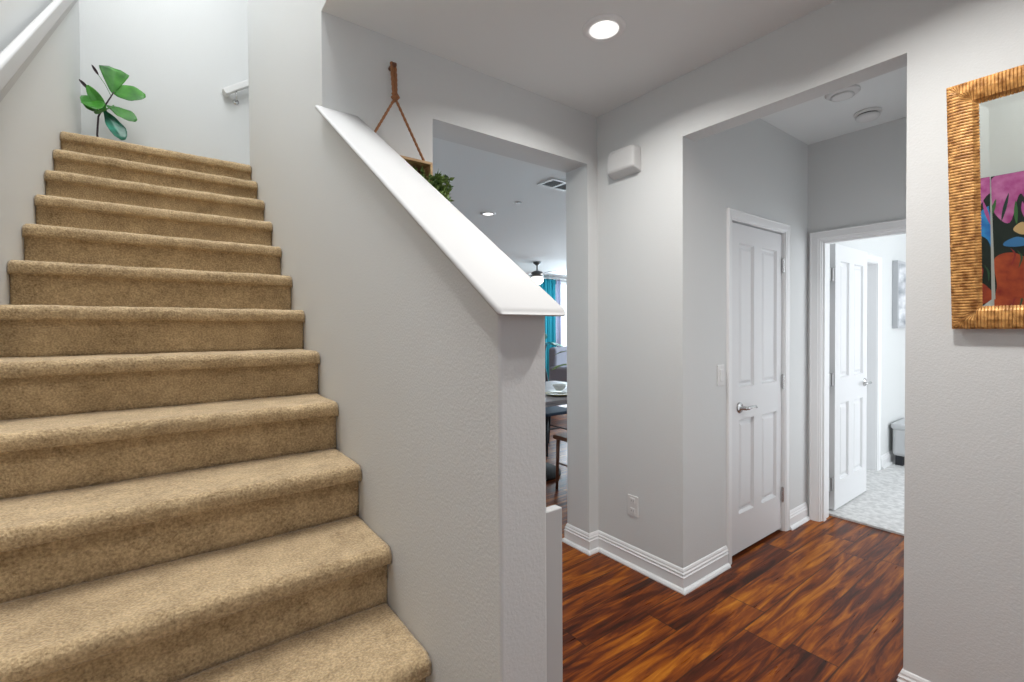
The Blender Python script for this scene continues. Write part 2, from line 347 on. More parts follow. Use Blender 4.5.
# door casings: swept section around an opening
CP = [(0, 0), (0, .010), (.010, .013), (.014, .017), (.050, .020), (.056, .024), (.062, .020), (.062, 0)]
def casing(bm, a, b, z, fn, z0=0, kw=1, kd=1):
    # fn(s, z, d): s along the wall, z up, d out of the wall
    path = [((a, z0), (-1, 0)), ((a, z), (-1, 1)), ((b, z), (1, 1)), ((b, z0), (1, 0))]; rings = []
    for (s, zz), (ds, dz) in path:
        rings.append([bm.verts.new(fn(s+ds*q[0]*kw, zz+dz*q[0]*kw, q[1]*kd)) for q in CP])
    k = len(CP)
    for i in range(3):
        for j in range(k): bm.faces.new((rings[i][j], rings[i][(j+1) % k], rings[i+1][(j+1) % k], rings[i+1][j]))
    bm.faces.new(rings[0]); bm.faces.new(rings[-1][::-1])
def leaf_bm(W, H, T, panels):
    """leaf: local x 0..W, z 0..H, y 0 (front, faces -y)..T ; panels (x0,x1,z0,z1) moulded on both faces"""
    bm = new()
    xs = sorted({0, W} | {p[0] for p in panels} | {p[1] for p in panels}); zs = sorted({0, H} | {p[2] for p in panels} | {p[3] for p in panels})
    for y, s in ((0, 1), (T, -1)):
        V = {(x, z): bm.verts.new((x, y, z)) for x in xs for z in zs}
        for i in range(len(xs)-1):
            for j in range(len(zs)-1):
                x0, x1, z0, z1 = xs[i], xs[i+1], zs[j], zs[j+1]
                q = [V[x0, z0], V[x1, z0], V[x1, z1], V[x0, z1]]
                if any(abs(p[0]-x0)+abs(p[1]-x1)+abs(p[2]-z0)+abs(p[3]-z1) < 1e-6 for p in panels):
                    prev = q
                    for ins, d in ((.003, .006), (.008, .016), (.018, .018), (.024, .014), (.036, .006), (.044, .005)):
                        cur = [bm.verts.new((x, y+s*d, z)) for x, z in ((x0+ins, z0+ins), (x1-ins, z0+ins), (x1-ins, z1-ins), (x0+ins, z1-ins))]
                        for k in range(4): bm.faces.new((prev[k], prev[(k+1) % 4], cur[(k+1) % 4], cur[k]))
                        prev = cur
                    bm.faces.new(prev)
                else: bm.faces.new(q)
        if y == 0: F = V
        else: B = V
    edge = [(x, 0) for x in xs]+[(W, z) for z in zs[1:]]+[(x, H) for x in xs[::-1][1:]]+[(0, z) for z in zs[::-1][1:-1]]
    for i in range(len(edge)):
        a, b = edge[i], edge[(i+1) % len(edge)]
        bm.faces.new((F[a], F[b], B[b], B[a]))
    return bm
PAN = [(.085, .268, .225, .785), (.367, .570, .225, .785), (.085, .268, .975, 1.825), (.367, .570, .975, 1.825)]
def lever(parent, x, y, z, s, flip=1):
    """lever handle at local point on a face that looks along -y; s = direction of the lever along x"""
    bm = new(); mx = Matrix.Translation((x, y, z)) @ Matrix.Rotation(R(90), 4, 'X')
    lathe(bm, [(.0, 0), (.033, 0), (.033, .005), (.028, .010), (.012, .012), (.011, .045), (.0, .048)], 24, mx=mx)
    pts = [(x, y-.042, z), (x+s*.02, y-.048, z+.001), (x+s*.06, y-.050, z+.006), (x+s*.10, y-.047, z+.003), (x+s*.118, y-.044, z-.004)]
    tube(bm, pts, [.010, .010, .008, .007, .006], 10)
    return obj('door_handle', bm, M['nickel'], parent, smooth=True)
def hinge(parent, x, y, z):
    bm = new(); tube(bm, [(x, y, z-.045), (x, y, z+.045)], .007, 10); tube(bm, [(x, y, z-.050), (x, y, z-.046)], .004, 8); tube(bm, [(x, y, z+.046), (x, y, z+.050)], .004, 8)
    box(bm, x-.010, x+.010, y+.002, y+.005, z-.045, z+.045)
    return obj('hinge', bm, M['nickel'], parent, smooth=False)
# door 1, closed, in the hall side wall
d1 = thing('door_1', 'closed white four-panel door with a silver lever, beside the light switch', 'door', (0, 0, 0), kind='structure')
bm = new(); casing(bm, D1a+.012, D1b-.012, D1z-.012, lambda s, z, d: (s, YH-d, z), kw=.80, kd=.70); obj('door_casing', bm, M['trim'], d1)
bm = new()
for a, b in ((D1a, D1a+.018), (D1b-.018, D1b)): box(bm, a, b, YH, YH+.12, 0, D1z)
box(bm, D1a+.018, D1b-.018, YH, YH+.12, D1z-.018, D1z)
box(bm, D1a+.018, D1a+.030, YH+.052, YH+.09, 0, D1z-.018); box(bm, D1b-.03, D1b-.018, YH+.052, YH+.09, 0, D1z-.018); box(bm, D1a+.03, D1b-.03, YH+.052, YH+.09, D1z-.03, D1z-.018)
obj('door_jamb', bm, M['trim'], d1)
WL = D1b-D1a-.040
obj('door_leaf', leaf_bm(WL, 1.936, .034, [(p[0]+.028, p[1]+.028, p[2], p[3]) for p in PAN]), M['door'], d1, loc=(D1a+.020, YH+.016, .018))
lever(d1, D1a+.138, YH+.016, .875, 1)
for z in (.244, .99, 1.75): hinge(d1, D1b-.020, YH+.006, z)
# dark cavity floor behind door 1 keeps its threshold dark (closet floor is the same wood)
# door 2: open into the bedroom
d2 = thing('door_2', 'white four-panel bedroom door standing open at the end of the hall', 'door', (0, 0, 0), kind='structure')
bm = new(); casing(bm, D2a+.012, D2b-.012, D2z-.012, lambda s, z, d: (XE-d, s, z)); obj('door_casing', bm, M['trim'], d2)
bm = new()
for a, b in ((D2a, D2a+.018), (D2b-.018, D2b)): box(bm, XE, XT, a, b, 0, D2z)
box(bm, XE, XT, D2a+.018, D2b-.018, D2z-.018, D2z)
box(bm, XE+.02, XE+.06, D2b-.030, D2b-.018, 0, D2z-.018); box(bm, XE+.02, XE+.06, D2a+.018, D2b-.03, D2z-.030, D2z-.018)
obj('door_jamb', bm, M['trim'], d2)
lf = obj('door_leaf', leaf_bm(.67, 1.922, .035, [(p[0]+.012, p[1]+.005, p[2]-.02, p[3]-.02) for p in PAN]), M['door'], d2, loc=(3.868, 1.285, .022))
lever(d2, 4.480, 1.287, .905, -1)
for z in (.22, .97, 1.72):
    bm = new(); tube(bm, [(3.815, 1.287, z-.045), (3.815, 1.287, z+.045)], .007, 10); box(bm, 3.775, 3.868, 1.290, 1.293, z-.045, z+.045); obj('hinge', bm, M['hinge'], d2)
# door 3: doorway in the bedroom wall
d3 = thing('door_3', 'narrow white-cased doorway just behind the open bedroom door', 'doorway', (0, 0, 0), kind='structure')
bm = new(); casing(bm, D3a+.012, D3b-.012, D3z-.012, lambda s, z, d: (s, 1.42-d, z), .014); obj('door_casing', bm, M['trim'], d3)
bm = new()
for a, b in ((D3a, D3a+.018), (D3b-.018, D3b)): box(bm, a, b, 1.42, 1.54, .014, D3z)
box(bm, D3a+.018, D3b-.018, 1.42, 1.54, D3z-.018, D3z); obj('door_jamb', bm, M['trim'], d3)
obj('door_leaf', leaf_bm(.68, 1.905, .034, [(p[0]+.005, p[1]+.005, p[2], p[3]-.03) for p in PAN]), M['door'], d3, loc=(D3a+.019, 1.492, .016))

# slim white panel beside the half wall's end
pn = thing('upright_panel', 'slim waist-high white upright panel beside the end of the stair half wall', 'panel', (.676, .766, 0))
o = obj('board', box(new(), -.027, .026, -.013, .011, .0, .955), M['cap'], pn); bev(o, .003)
for z in (.60, .76):
    bm = new(); lathe(bm, [(.0, 0), (.004, 0), (.004, .003), (0, .004)], 12, mx=Matrix.Translation((.026, 0, z)) @ Matrix.Rotation(R(90), 4, 'Y')); obj('knob', bm, M['white'], pn, smooth=True)

# ------------------------------------------------------------------ staircase
st = thing('staircase', 'straight flight of stairs covered in thick beige carpet, climbing beside the half wall', 'staircase', (0, 0, 0))
def carpet_step(n):
    yn, zt = noseY(n), n*RI+.008; last = n == 14; z0 = zt-RI
    yr = yn+.043; th = .050; rr = .024
    prof = [(yr+.002, z0-.01)]
    for k in range(1, 8): prof.append((yr, z0+(RI-th)*k/7.5))
    prof += [(yr-.001, zt-th+.002)]
    for k in range(17):                      # rounded nosing
        a = R(-90+180*k/16); prof.append((yn+rr-rr*math.cos(a), zt-rr+rr*math.sin(a)) if math.sin(a) > 0 else (yn+.009*(1-math.cos(a)), zt-rr+(th-rr)*math.sin(a)))
    ye = noseY(n+1)+.05 if not last else 4.716
    m_ = 14 if not last else 30
    for k in range(1, m_+1): prof.append((yn+rr+(ye-yn-rr)*k/m_, zt))
    bm = new(); x0, x1 = SX0+.002, SX1-.002; N = 90; rows = []
    for i in range(N+1):
        x = x0+(x1-x0)*i/N; d = min(x-x0, x1-x); e = 0 if d > .016 else .010*(1-math.sqrt(max(0, 1-((.016-d)/.016)**2)))
        row = []
        for j, (y, z) in enumerate(prof):
            if j < 9: yy, zz = y+e*.2, z; amp = .0015
            else:
                yy, zz = y+(e if y < yn+rr else 0), z-e*.8; amp = .0022
            if j == 0: amp = 0
            nz = noise.noise(Vector((x*60, y*60, z*60)))*amp+noise.noise(Vector((x*9, y*9+n, z*9)))*amp*1.2
            if j < 9: yy -= nz
            else: zz += nz; yy -= nz*.6 if y < yn+rr else 0
            row.append(bm.verts.new((x, yy, zz)))
        rows.append(row)
    for i in range(N):
        for j in range(len(prof)-1): bm.faces.new((rows[i][j], rows[i+1][j], rows[i+1][j+1], rows[i][j+1]))
    # close underneath to make it a solid
    bl = [bm.verts.new((r_[0].co.x, ye, z0-.01)) for r_ in rows]
    for i in range(N):
        bm.faces.new((rows[i][-1], rows[i+1][-1], bl[i+1], bl[i])); bm.faces.new((bl[i], bl[i+1], rows[i+1][0], rows[i][0]))
    bm.faces.new([v_ for v_ in rows[0]]+[bl[0]]); bm.faces.new([v_ for v_ in rows[-1]][::-1]+[bl[-1]])
    return obj('carpeted_step' if not last else 'landing', bm, M['carpet'], st, smooth=True)
for n in range(1, 15): carpet_step(n)
obj('landing', box(new(), SX1-.001, .655, 3.845, 4.716, ZL-.10, ZL-.002), M['carpet'], st)

# handrail on the left wall
hr = thing('handrail', 'broad white handrail running up the left stair wall', 'handrail', (0, 0, 0))
def zr(y, base): return base+(y-2.277)*.728
bm = new(); pX(bm, [(.9, zr(.9, 2.165)), (4.5, zr(4.5, 2.165)), (4.5, zr(4.5, 2.258)), (.9, zr(.9, 2.258))], -.436, -.405); o = obj('rail', bm, M['cap'], hr); bev(o, .012, 3)
bm = new(); pX(bm, [(.9, zr(.9, 2.075)), (4.5, zr(4.5, 2.075)), (4.5, zr(4.5, 2.20)), (.9, zr(.9, 2.20))], SX0+.001, -.436); o = obj('backing_board', bm, M['cap'], hr); bev(o, .004, 2)
# handrail end on the landing wall
h2 = thing('handrail', 'short end of a white handrail with metal bracket on the landing wall', 'handrail', (0, 0, 0))
bm = new()
d = Vector((.19, 0, .134)).normalized()
a = Vector((.452, 4.655, 3.372)); b = a+d*1.3
mx = Matrix.Translation(a) @ Matrix.Rotation(-math.atan2(d.z, d.x), 4, 'Y')
box(bm, 0, 1.3, -.022, .022, -.026, .026, mx=mx); box(bm, .0, .045, .022, .064, -.026, .026, mx=mx)
o = obj('rail', bm, M['white'], h2); bev(o, .008, 3)
bm = new(); tube(bm, [(.545, 4.655, 3.412), (.545, 4.657, 3.37), (.545, 4.68, 3.345), (.545, 4.712, 3.34)], [.006]*4, 8)
lathe(bm, [(0, 0), (.024, 0), (.024, .006), (0, .010)], 16, mx=Matrix.Translation((.545, 4.72, 3.34)) @ Matrix.Rotation(R(90), 4, 'X')); obj('bracket', bm, M['nickel'], h2, smooth=True)

# ------------------------------------------------------------------ fiddle leaf plant on the landing
def leaf_mesh(base, tip, width, nrm, shape='fiddle', curl=.15, n=9, m_=6, fold=.2):
    """a broad leaf from base to tip lying roughly perpendicular to nrm"""
    base, tip, nrm = Vector(base), Vector(tip), Vector(nrm).normalized(); ax = tip-base; L = ax.length; ax.normalize(); sd = ax.cross(nrm).normalized(); nn = sd.cross(ax)
    bm = new(); rows = []
    for i in range(n+1):
        t = i/n
        if shape == 'fiddle': wd = (math.sin(math.pi*min(1, t**1.25*.93+.03))**.75)*(.55+.65*t)
        elif shape == 'oval': wd = math.sin(math.pi*(.03+.94*t))**.7
        elif shape == 'fan': wd = (t**.8)*1.05 if t < .82 else 1.05*math.sqrt(max(.0, 1-((t-.78)/.235)**2))*.98
        else: wd = math.sin(math.pi*(.02+.96*t))
        row = []
        for j in range(-m_, m_+1):
            s = j/m_; rip = .015*L*math.sin(t*16+s*3)*abs(s)
            row.append(bm.verts.new(base+ax*(L*t)+sd*(s*wd*width/2)+nn*(fold*abs(s)*wd*width/2-curl*L*t*t+rip)))
        rows.append(row)
    for i in range(n):
        for j in range(2*m_): bm.faces.new((rows[i][j], rows[i][j+1], rows[i+1][j+1], rows[i+1][j]))
    return bm
def leafobj(name, m, parent, *a, **k):
    o = obj(name, leaf_mesh(*a, **k), m, parent, smooth=True); s = o.modifiers.new('t', 'SOLIDIFY'); s.thickness = .0012; return o
PY = 4.45
def pl(x, z, y=PY): return Vector((x+.335, y-PY, z-ZL))
fp = thing('fiddle_leaf_plant', 'young broad-leaved green potted plant in the far left corner of the stair landing', 'plant', (-.335, PY, ZL+.020))
bm = new(); lathe(bm, [(0, 0), (.060, 0), (.066, .01), (.080, .15), (.084, .152), (.084, .165), (.078, .165), (.074, .14), (0, .14)], 28); obj('pot', bm, M['ceramic'], fp, smooth=True)
bm = new(); tube(bm, [pl(-.335, 2.63), pl(-.348, 2.73), pl(-.340, 2.86), pl(-.318, 2.92), pl(-.297, 2.96), pl(-.270, 3.02), pl(-.252, 3.06)], [.007, .006, .0055, .005, .005, .0045, .004], 8); obj('stem', bm, M['stem'], fp, smooth=True)
L_ = [(pl(-.262, 3.045), pl(-.246, 3.235), .185, (.1, -1, .15), 'fan', 'leaf'), (pl(-.255, 3.055), pl(-.072, 3.078, 4.42), .135, (0, -1, .35), 'oval', 'leaf'),
      (pl(-.300, 2.955), pl(-.128, 2.865, 4.38), .115, (.2, -1, .5), 'fiddle', 'leaf'), (pl(-.312, 2.925), pl(-.200, 2.705, 4.36), .115, (.3, -1, .3), 'fiddle', 'leaf2'),
      (pl(-.345, 2.90), pl(-.425, 2.960, 4.40), .13, (-.2, -1, .7), 'oval', 'leaf'), (pl(-.300, 2.90), pl(-.395, 3.055, 4.42), .075, (-.3, -1, .2), 'oval', 'leaf'),
      (pl(-.335, 2.88), pl(-.262, 2.905, 4.32), .14, (0, -.8, .6), 'oval', 'leaf'), (pl(-.385, 2.96), pl(-.335, 2.88, 4.34), .13, (0, -.9, .5), 'oval', 'leaf')]
for a_, b_, wd, nr, sh, mt in L_: leafobj('leaf', M[mt], fp, a_, b_, wd, nr, shape=sh, curl=.05)
leafobj('leaf', M['stem'], fp, pl(-.385, 3.035), pl(-.436, 3.082, 4.42), .022, (-.2, -1, .1), shape='oval', curl=0, fold=.6)
leafobj('leaf', M['stem'], fp, pl(-.335, 3.155), pl(-.368, 3.205, 4.42), .018, (-.2, -1, .1), shape='oval', curl=0, fold=.6)
bm = new(); tube(bm, [pl(-.270, 3.03), pl(-.300, 3.10), pl(-.338, 3.16)], .002, 6); obj('stem', bm, M['leaf'], fp)

# ------------------------------------------------------------------ mirror leaning out from the right wall, and the painting it reflects
mr = thing('wall_mirror', 'tilted mirror in a broad ribbed golden brown frame on the right wall', 'mirror', (2.085, .36, 1.339))
VV = Vector((-.10, 0, .757)).normalized(); UU = Vector((0, -1, 0)); NN = Vector((-VV.z, 0, VV.x))   # NN points into the room
mr.matrix_world = Matrix(((UU.x, VV.x, NN.x, 2.085), (UU.y, VV.y, NN.y, .36), (UU.z, VV.z, NN.z, 1.339), (0, 0, 0, 1)))
MW, MH, FW = .60, .766, .072
def framebar(L, ribs, m4):
    """bar with mitred ends, ribs across it. local: s along 0..L, t 0 (outer)..FW (inner)"""
    bm = new(); prof = [(0, -.022), (0, -.004), (.006, .0), (.030, .002), (.058, -.004), (.064, -.010), (.072, -.014), (.072, -.022)]
    SEG = ((0, 0), (.10, .75), (.30, 1), (.70, 1), (.90, .75)); rows = []
    st_ = [(i+a)/ribs*L for i in range(ribs) for a, _ in SEG]+[L]; hs = [h for i in range(ribs) for _, h in SEG]+[0]
    for s0, h in zip(st_, hs):
        row = []
        for t, d in prof:
            s_ = min(max(s0, t), L-t); dd = d if d == -.022 else d-.0032*(1-h)
            row.append(bm.verts.new(m4 @ Vector((s_, t, dd))))
        rows.append(row)
    N = len(rows)-1
    k = len(prof)
    for i in range(N):
        for j in range(k): bm.faces.new((rows[i][j], rows[i][(j+1) % k], rows[i+1][(j+1) % k], rows[i+1][j]))
    bm.faces.new(rows[0]); bm.faces.new(rows[-1][::-1]); return bm
def fr(o, xa, ya): return Matrix(((xa[0], ya[0], 0, o[0]), (xa[1], ya[1], 0, o[1]), (0, 0, 1, 0), (0, 0, 0, 1)))
for L, rb, m4 in ((MH, 84, fr((0, 0), (0, 1), (1, 0))), (MH, 84, fr((MW, 0), (0, 1), (-1, 0))), (MW, 78, fr((0, 0), (1, 0), (0, 1))), (MW, 78, fr((0, MH), (1, 0), (0, -1)))):
    obj('frame_side', framebar(L, rb, m4), M['frame'], mr)
# glass: flat field plus an inward-facing bevel strip
bm = new(); i0, i1 = FW-.002, FW+.020; zz = -.016; dz = .0012
def rect(i, z): return [bm.verts.new((x, y, z)) for x, y in ((i, i), (MW-i, i), (MW-i, MH-i), (i, MH-i))]
inner = rect(i1, zz); bm.faces.new(inner); obj('mirror_glass', bm, M['mirror'], mr)
bm = new(); A_, B_ = rect(i0, zz+dz), rect(i1, zz)
for k in range(4): bm.faces.new((A_[k], A_[(k+1) % 4], B_[(k+1) % 4], B_[k]))
obj('bevelled_edge', bm, M['mirror'], mr)
obj('backing', box(new(), .03, MW-.03, .03, MH-.03, -.026, -.020), M['dark'], mr)

pt = thing('painting', 'large colourful abstract canvas seen reflected in the mirror', 'painting', (SX0+.001, -.10, 1.26))
obj('canvas', box(new(), 0, .026, -.75, .680, -.44, .44), mat('canvas_ground', (.012, .022, .018), .55), pt)
def blob(col, pts, x=.0275, name='paint_shape', nz=.0, c2=None):
    bm = new(); n = len(pts); P = []
    for i in range(n):                                      # Catmull-Rom through the points
        p0, p1, p2, p3 = (Vector(pts[(i+k) % n]) for k in (-1, 0, 1, 2))
        for k in range(6):
            t = k/6; P.append(.5*((2*p1)+(p2-p0)*t+(2*p0-5*p1+4*p2-p3)*t*t+(3*p1-p0-3*p2+p3)*t**3))
    vs = [bm.verts.new((x, max(-.75, min(.68, p.x)), max(-.44, min(.44, p.y)))) for p in P]
    f = bm.faces.new(vs); ex = bmesh.ops.extrude_face_region(bm, geom=[f])
    for v_ in ex['geom']:
        if isinstance(v_, bmesh.types.BMVert): v_.co.x -= .0012
    mm = mat('paint', col, .5)
    if c2: mottled(mm, col, c2, 14, detail=6)
    return obj(name, bm, mm, pt)
blob((.42, .06, .26), [(.66, .44), (.45, .45), (.2, .44), (.22, .35), (.33, .30), (.42, .33), (.50, .20), (.55, .30), (.60, .12), (.67, .20), (.68, .34)], .0272, c2=(.62, .20, .45))
blob((.50, .09, .03), [(.68, -.12), (.60, -.08), (.52, -.14), (.50, -.24), (.44, -.30), (.40, -.40), (.55, -.44), (.68, -.42), (.67, -.30)], .0274, c2=(.28, .03, .02))
blob((.62, .42, .20), [(.585, .075), (.54, .115), (.505, .04), (.55, .035)], .0285)
rg = random.Random(4)
for k in range(15):
    y0 = .66-.030*k; a_ = R(-75-k*4+rg.uniform(-6, 6)); L = rg.uniform(.10, .20); z0 = .30-.006*k+rg.uniform(-.05, .05); dy, dz = math.cos(a_)*L, math.sin(a_)*L
    blob(((.05, .16, .05), (.50, .10, .34), (.02, .05, .04))[k % 3], [(y0, z0), (y0+dy*.5+.010, z0+dz*.5), (y0+dy, z0+dz), (y0+dy*.5-.008, z0+dz*.5)], .0280+.0001*k)
for k in range(7): blob(((.30, .03, .03), (.04, .10, .05))[k % 2], [(.60-.03*k, -.05-.02*k), (.585-.03*k, -.10-.02*k), (.60-.034*k, -.17-.02*k), (.575-.03*k, -.10-.02*k)], .0290+.0001*k)
blob((.02, .14, .50), [(.50, .10), (.44, .24), (.30, .24), (.20, .02), (.24, -.16), (.34, -.22), (.40, -.12), (.43, .02)], .0282, c2=(.05, .35, .75))
blob((.02, .09, .10), [(.40, .10), (.34, .14), (.28, .04), (.30, -.10), (.36, -.10)], .029)
blob((.08, .02, .10), [(.14, .30), (-.10, .34), (-.40, .20), (-.55, -.05), (-.35, -.30), (-.05, -.28), (.10, -.05)], .0276, c2=(.35, .06, .22))
blob((.03, .20, .10), [(-.1, .10), (-.25, .12), (-.34, -.02), (-.25, -.16), (-.1, -.10)], .0284, c2=(.10, .40, .18))
blob((.05, .20, .45), [(.62, .00), (.56, .02), (.50, -.03), (.57, -.045), (.63, -.03)], .0285)

# ------------------------------------------------------------------ hanging planter on the dining wall
hp = thing('hanging_planter', 'small wooden box planter hanging by tan rope on the wall left of the opening', 'planter', (.812, YA, 1.982))
def hp_(x, z, y=0): return (x-.815, y, z-2.00)
bm = new(); tube(bm, [hp_(.815, 2.500, -.001), hp_(.815, 2.500, -.045)], .010, 12); obj('wall_peg', bm, M['brownwood'], hp, smooth=True)
def rope(bm, pts, r_):
    P = []
    pts = [Vector(p) for p in pts]
    for i in range(len(pts)-1):
        n = max(2, int((pts[i+1]-pts[i]).length/.006))
        for k in range(n): P.append(pts[i].lerp(pts[i+1], k/n))
    P.append(pts[-1])
    tube(bm, P, [r_*(1+.14*math.sin(i*1.7)) for i in range(len(P))], 8)
bm = new()
for dx in (-.007, .007): rope(bm, [hp_(.815+dx, 2.512, -.034), hp_(.815+dx, 2.45, -.04), hp_(.812+dx*.6, 2.365, -.055)], .0075)
tube(bm, [hp_(.800, 2.362, -.055), hp_(.812, 2.372, -.066), hp_(.826, 2.358, -.058), hp_(.814, 2.345, -.046), hp_(.801, 2.352, -.055), hp_(.812, 2.36, -.07)], .008, 8)
rope(bm, [hp_(.812, 2.352, -.057), hp_(.662, 2.085, -.095)], .0055); rope(bm, [hp_(.812, 2.352, -.057), hp_(.932, 2.085, -.095)], .0055)
obj('rope', bm, M['rope'], hp, smooth=True)
bm = new(); x0, x1, z0, z1, t = -.175, .142, -.13, .092, .010
box(bm, x0, x1, -.115, -.002, z1-t, z1); box(bm, x0, x1, -.115, -.002, z0, z0+t); box(bm, x0, x0+t, -.115, -.002, z0+t, z1-t); box(bm, x1-t, x1, -.115, -.002, z0+t, z1-t)
obj('box', bm, M['plankwood'], hp)
obj('back_panel', box(new(), x0+t, x1-t, -.010, -.002, z0+t, z1-t), M['brownwood'], hp)
bm = new(); rg = random.Random(3)
for i in range(240):
    b0 = Vector((rg.uniform(x0+.03, x1-.01), rg.uniform(-.10, -.03), rg.uniform(z0+.02, z1-.05)))
    if i > 95: b0 = Vector((rg.uniform(.03, x1+.015), rg.uniform(-.16, -.10), rg.uniform(-.10, .035)))
    if i > 150: b0 = Vector((rg.uniform(x1-.02, x1+.05), rg.uniform(-.17, -.11), rg.uniform(-.10, .02)))
    d = Vector((rg.uniform(-.6, 1), rg.uniform(-1.2, -.1), rg.uniform(-.6, .9))).normalized()
    for k in range(4):
        dd = (d+Vector((rg.uniform(-.8, .8), rg.uniform(-.8, .8), rg.uniform(-.8, .8)))).normalized(); L = rg.uniform(.020, .036)
        sd = dd.cross(Vector((rg.uniform(-1, 1), rg.uniform(-1, 1), 1))).normalized()*L*.26; c = b0+dd*L*.5; up = dd.cross(sd).normalized()*.003
        vs = [bm.verts.new(p) for p in (b0, c+sd+up, b0+dd*L, c-sd+up)]; bm.faces.new(vs)
obj('foliage', bm, M['herb'], hp)['kind'] = 'stuff'

# ------------------------------------------------------------------ wall fittings
def plate(name, label, cat, origin, xa, w_, h_):
    """wall plate; local x along wall, y = out of wall (-y), z up"""
    t_ = thing(name, label, cat, origin); t_.rotation_euler = (0, 0, xa); o = obj('cover_plate', box(new(), -w_/2, w_/2, -.006, 0, -h_/2, h_/2), M['white'], t_); bev(o, .003, 2); return t_
t_ = plate('power_outlet', 'white double wall outlet low on the corner wall above the baseboard', 'outlet', (XB, 1.688, .345), R(-90), .072, .116)
for z in (-.028, .028):
    o = obj('socket', box(new(), -.017, .017, -.009, -.006, z-.016, z+.016), M['white'], t_); bev(o, .003)
    bm = new(); box(bm, -.008, -.006, -.0095, -.009, z-.004, z+.006); box(bm, .006, .008, -.0095, -.009, z-.004, z+.006); obj('slot', bm, M['dark'], t_)
t_ = plate('light_switch', 'white rocker light switch between hall corner and closed door', 'light switch', (2.478, YH, 1.083), 0, .072, .116)
o = obj('rocker', box(new(), -.016, .016, -.011, -.006, -.033, .033), M['white'], t_); bev(o, .002)
# door chime box on the corner wall
ch = thing('door_chime', 'rounded white chime box high on the corner wall', 'door chime', (XB, 1.728, 2.280))
bm = new()
def sec(hw, z0, z1, x, rr=.03, rb=.008):
    out = []
    for sx, zz, a0, r_ in ((1, z1, 0, rr), (-1, z1, 90, rr), (-1, z0, 180, rb), (1, z0, 270, rb)):
        cz = zz-r_ if a0 < 180 else zz+r_
        for k in range(6):
            a = R(a0+18*k); out.append(bm.verts.new((x, sx*(hw-r_)+r_*math.cos(a), cz+r_*math.sin(a))))
    return out
rs = [sec(.099, -.072, .078, -.001), sec(.099, -.066, .077, -.020), sec(.096, -.054, .072, -.050), sec(.092, -.046, .066, -.058), sec(.083, -.036, .058, -.061)]
for i in range(4):
    for j in range(24): bm.faces.new((rs[i][j], rs[i][(j+1) % 24], rs[i+1][(j+1) % 24], rs[i+1][j]))
bm.faces.new(rs[0]); bm.faces.new(rs[-1][::-1]); obj('cover', bm, mat('chime_plastic', (.60, .60, .595), .5), ch, smooth=False)

# recessed ceiling lights
def downlight(label, x, y, r_=.074):
    t_ = thing('ceiling_light', label, 'ceiling light', (x, y, ZC), 'recessed ceiling lights'); k = r_/.074
    def openlathe(prof, n=40):
        bm = new(); lathe(bm, prof, n)
        for f in list(bm.faces):
            if len(f.verts) > 4: bm.faces.remove(f)
        return bm
    obj('trim_ring', openlathe([(.048*k, -.001), (.051*k, -.009), (.068*k, -.010), (.074*k, -.004), (.074*k, 0)]), M['trimring'], t_, smooth=True)
    obj('baffle', openlathe([(.0505*k, -.008), (.047*k, -.004), (.038*k, -.0025)]), M['baffle'], t_, smooth=True)
    bm = new(); lathe(bm, [(0.0, -.006), (.030*k, -.006), (.037*k, -.003), (.037*k, -.001)], 32); obj('bulb', bm, M['bulb'], t_)
    del t_['group']
    return t_
downlight('round recessed light glowing in the foyer ceiling', 1.516, 1.356, .090)
downlight('small recessed light in the dining room ceiling beyond the opening', 2.905, 4.29, .085)
# hall ceiling: speaker/detector discs
t_ = thing('ceiling_detector', 'flat white round ceiling disc at the near edge of the hall ceiling', 'detector', (2.965, .955, ZC))
bm = new(); lathe(bm, [(0, 0), (.078, 0), (.080, -.008), (.070, -.018), (.05, -.022), (0, -.022)], 40); obj('housing', bm, M['white'], t_, smooth=True)
bm = new(); lathe(bm, [(.052, -.0215), (.054, -.028), (.040, -.032), (0, -.032)], 32); obj('cover', bm, M['white'], t_, smooth=True)
t_ = thing('smoke_detector', 'domed white smoke detector further back on the hall ceiling', 'smoke detector', (3.365, .955, ZC))
bm = new(); lathe(bm, [(0, 0), (.066, 0), (.068, -.010), (.064, -.014), (0, -.014)], 40); obj('base', bm, M['white'], t_, smooth=True)
bm = new(); lathe(bm, [(.050, -.014), (.050, -.022), (0, -.022)], 40); obj('vent_band', bm, M['dark'], t_)
bm = new(); lathe(bm, [(.058, -.022), (.060, -.030), (.050, -.044), (.030, -.050), (0, -.050)], 40); obj('dome', bm, M['white'], t_, smooth=True)

# ------------------------------------------------------------------ dining room seen through the opening
vt = thing('ceiling_vent', 'rectangular air vent with dark slots in the dining room ceiling', 'vent', (2.83, 3.06, ZC))
bm = new(); a, b, s = .165, .105, .026
box(bm, -a, a, -b, -b+s, -.008, 0); box(bm, -a, a, b-s, b, -.008, 0); box(bm, -a, -a+s, -b+s, b-s, -.008, 0); box(bm, a-s, a, -b+s, b-s, -.008, 0); box(bm, -.012, .012, -b+s, b-s, -.008, 0)
obj('frame', bm, M['white'], vt)
obj('backing', box(new(), -a+s, a-s, -b+s, b-s, -.002, 0), M['dark'], vt)
bm = new()
for k in range(7):
    for c0, c1 in ((-a+s, -.012), (.012, a-s)):
        y = -b+s+.012+k*.0215; box(bm, c0, c1, y, y+.004, -.006, -.0022)
obj('slat', bm, mat('vent_slat', (.2, .2, .2), .5), vt)
sk = thing('ceiling_sprinkler', 'tiny round sprinkler cover between light and vent on the dining ceiling', 'sprinkler', (2.90, 3.745, ZC))
bm = new(); lathe(bm, [(0, 0), (.040, 0), (.040, -.004), (0, -.006)], 24); obj('cover', bm, M['nickel'], sk)
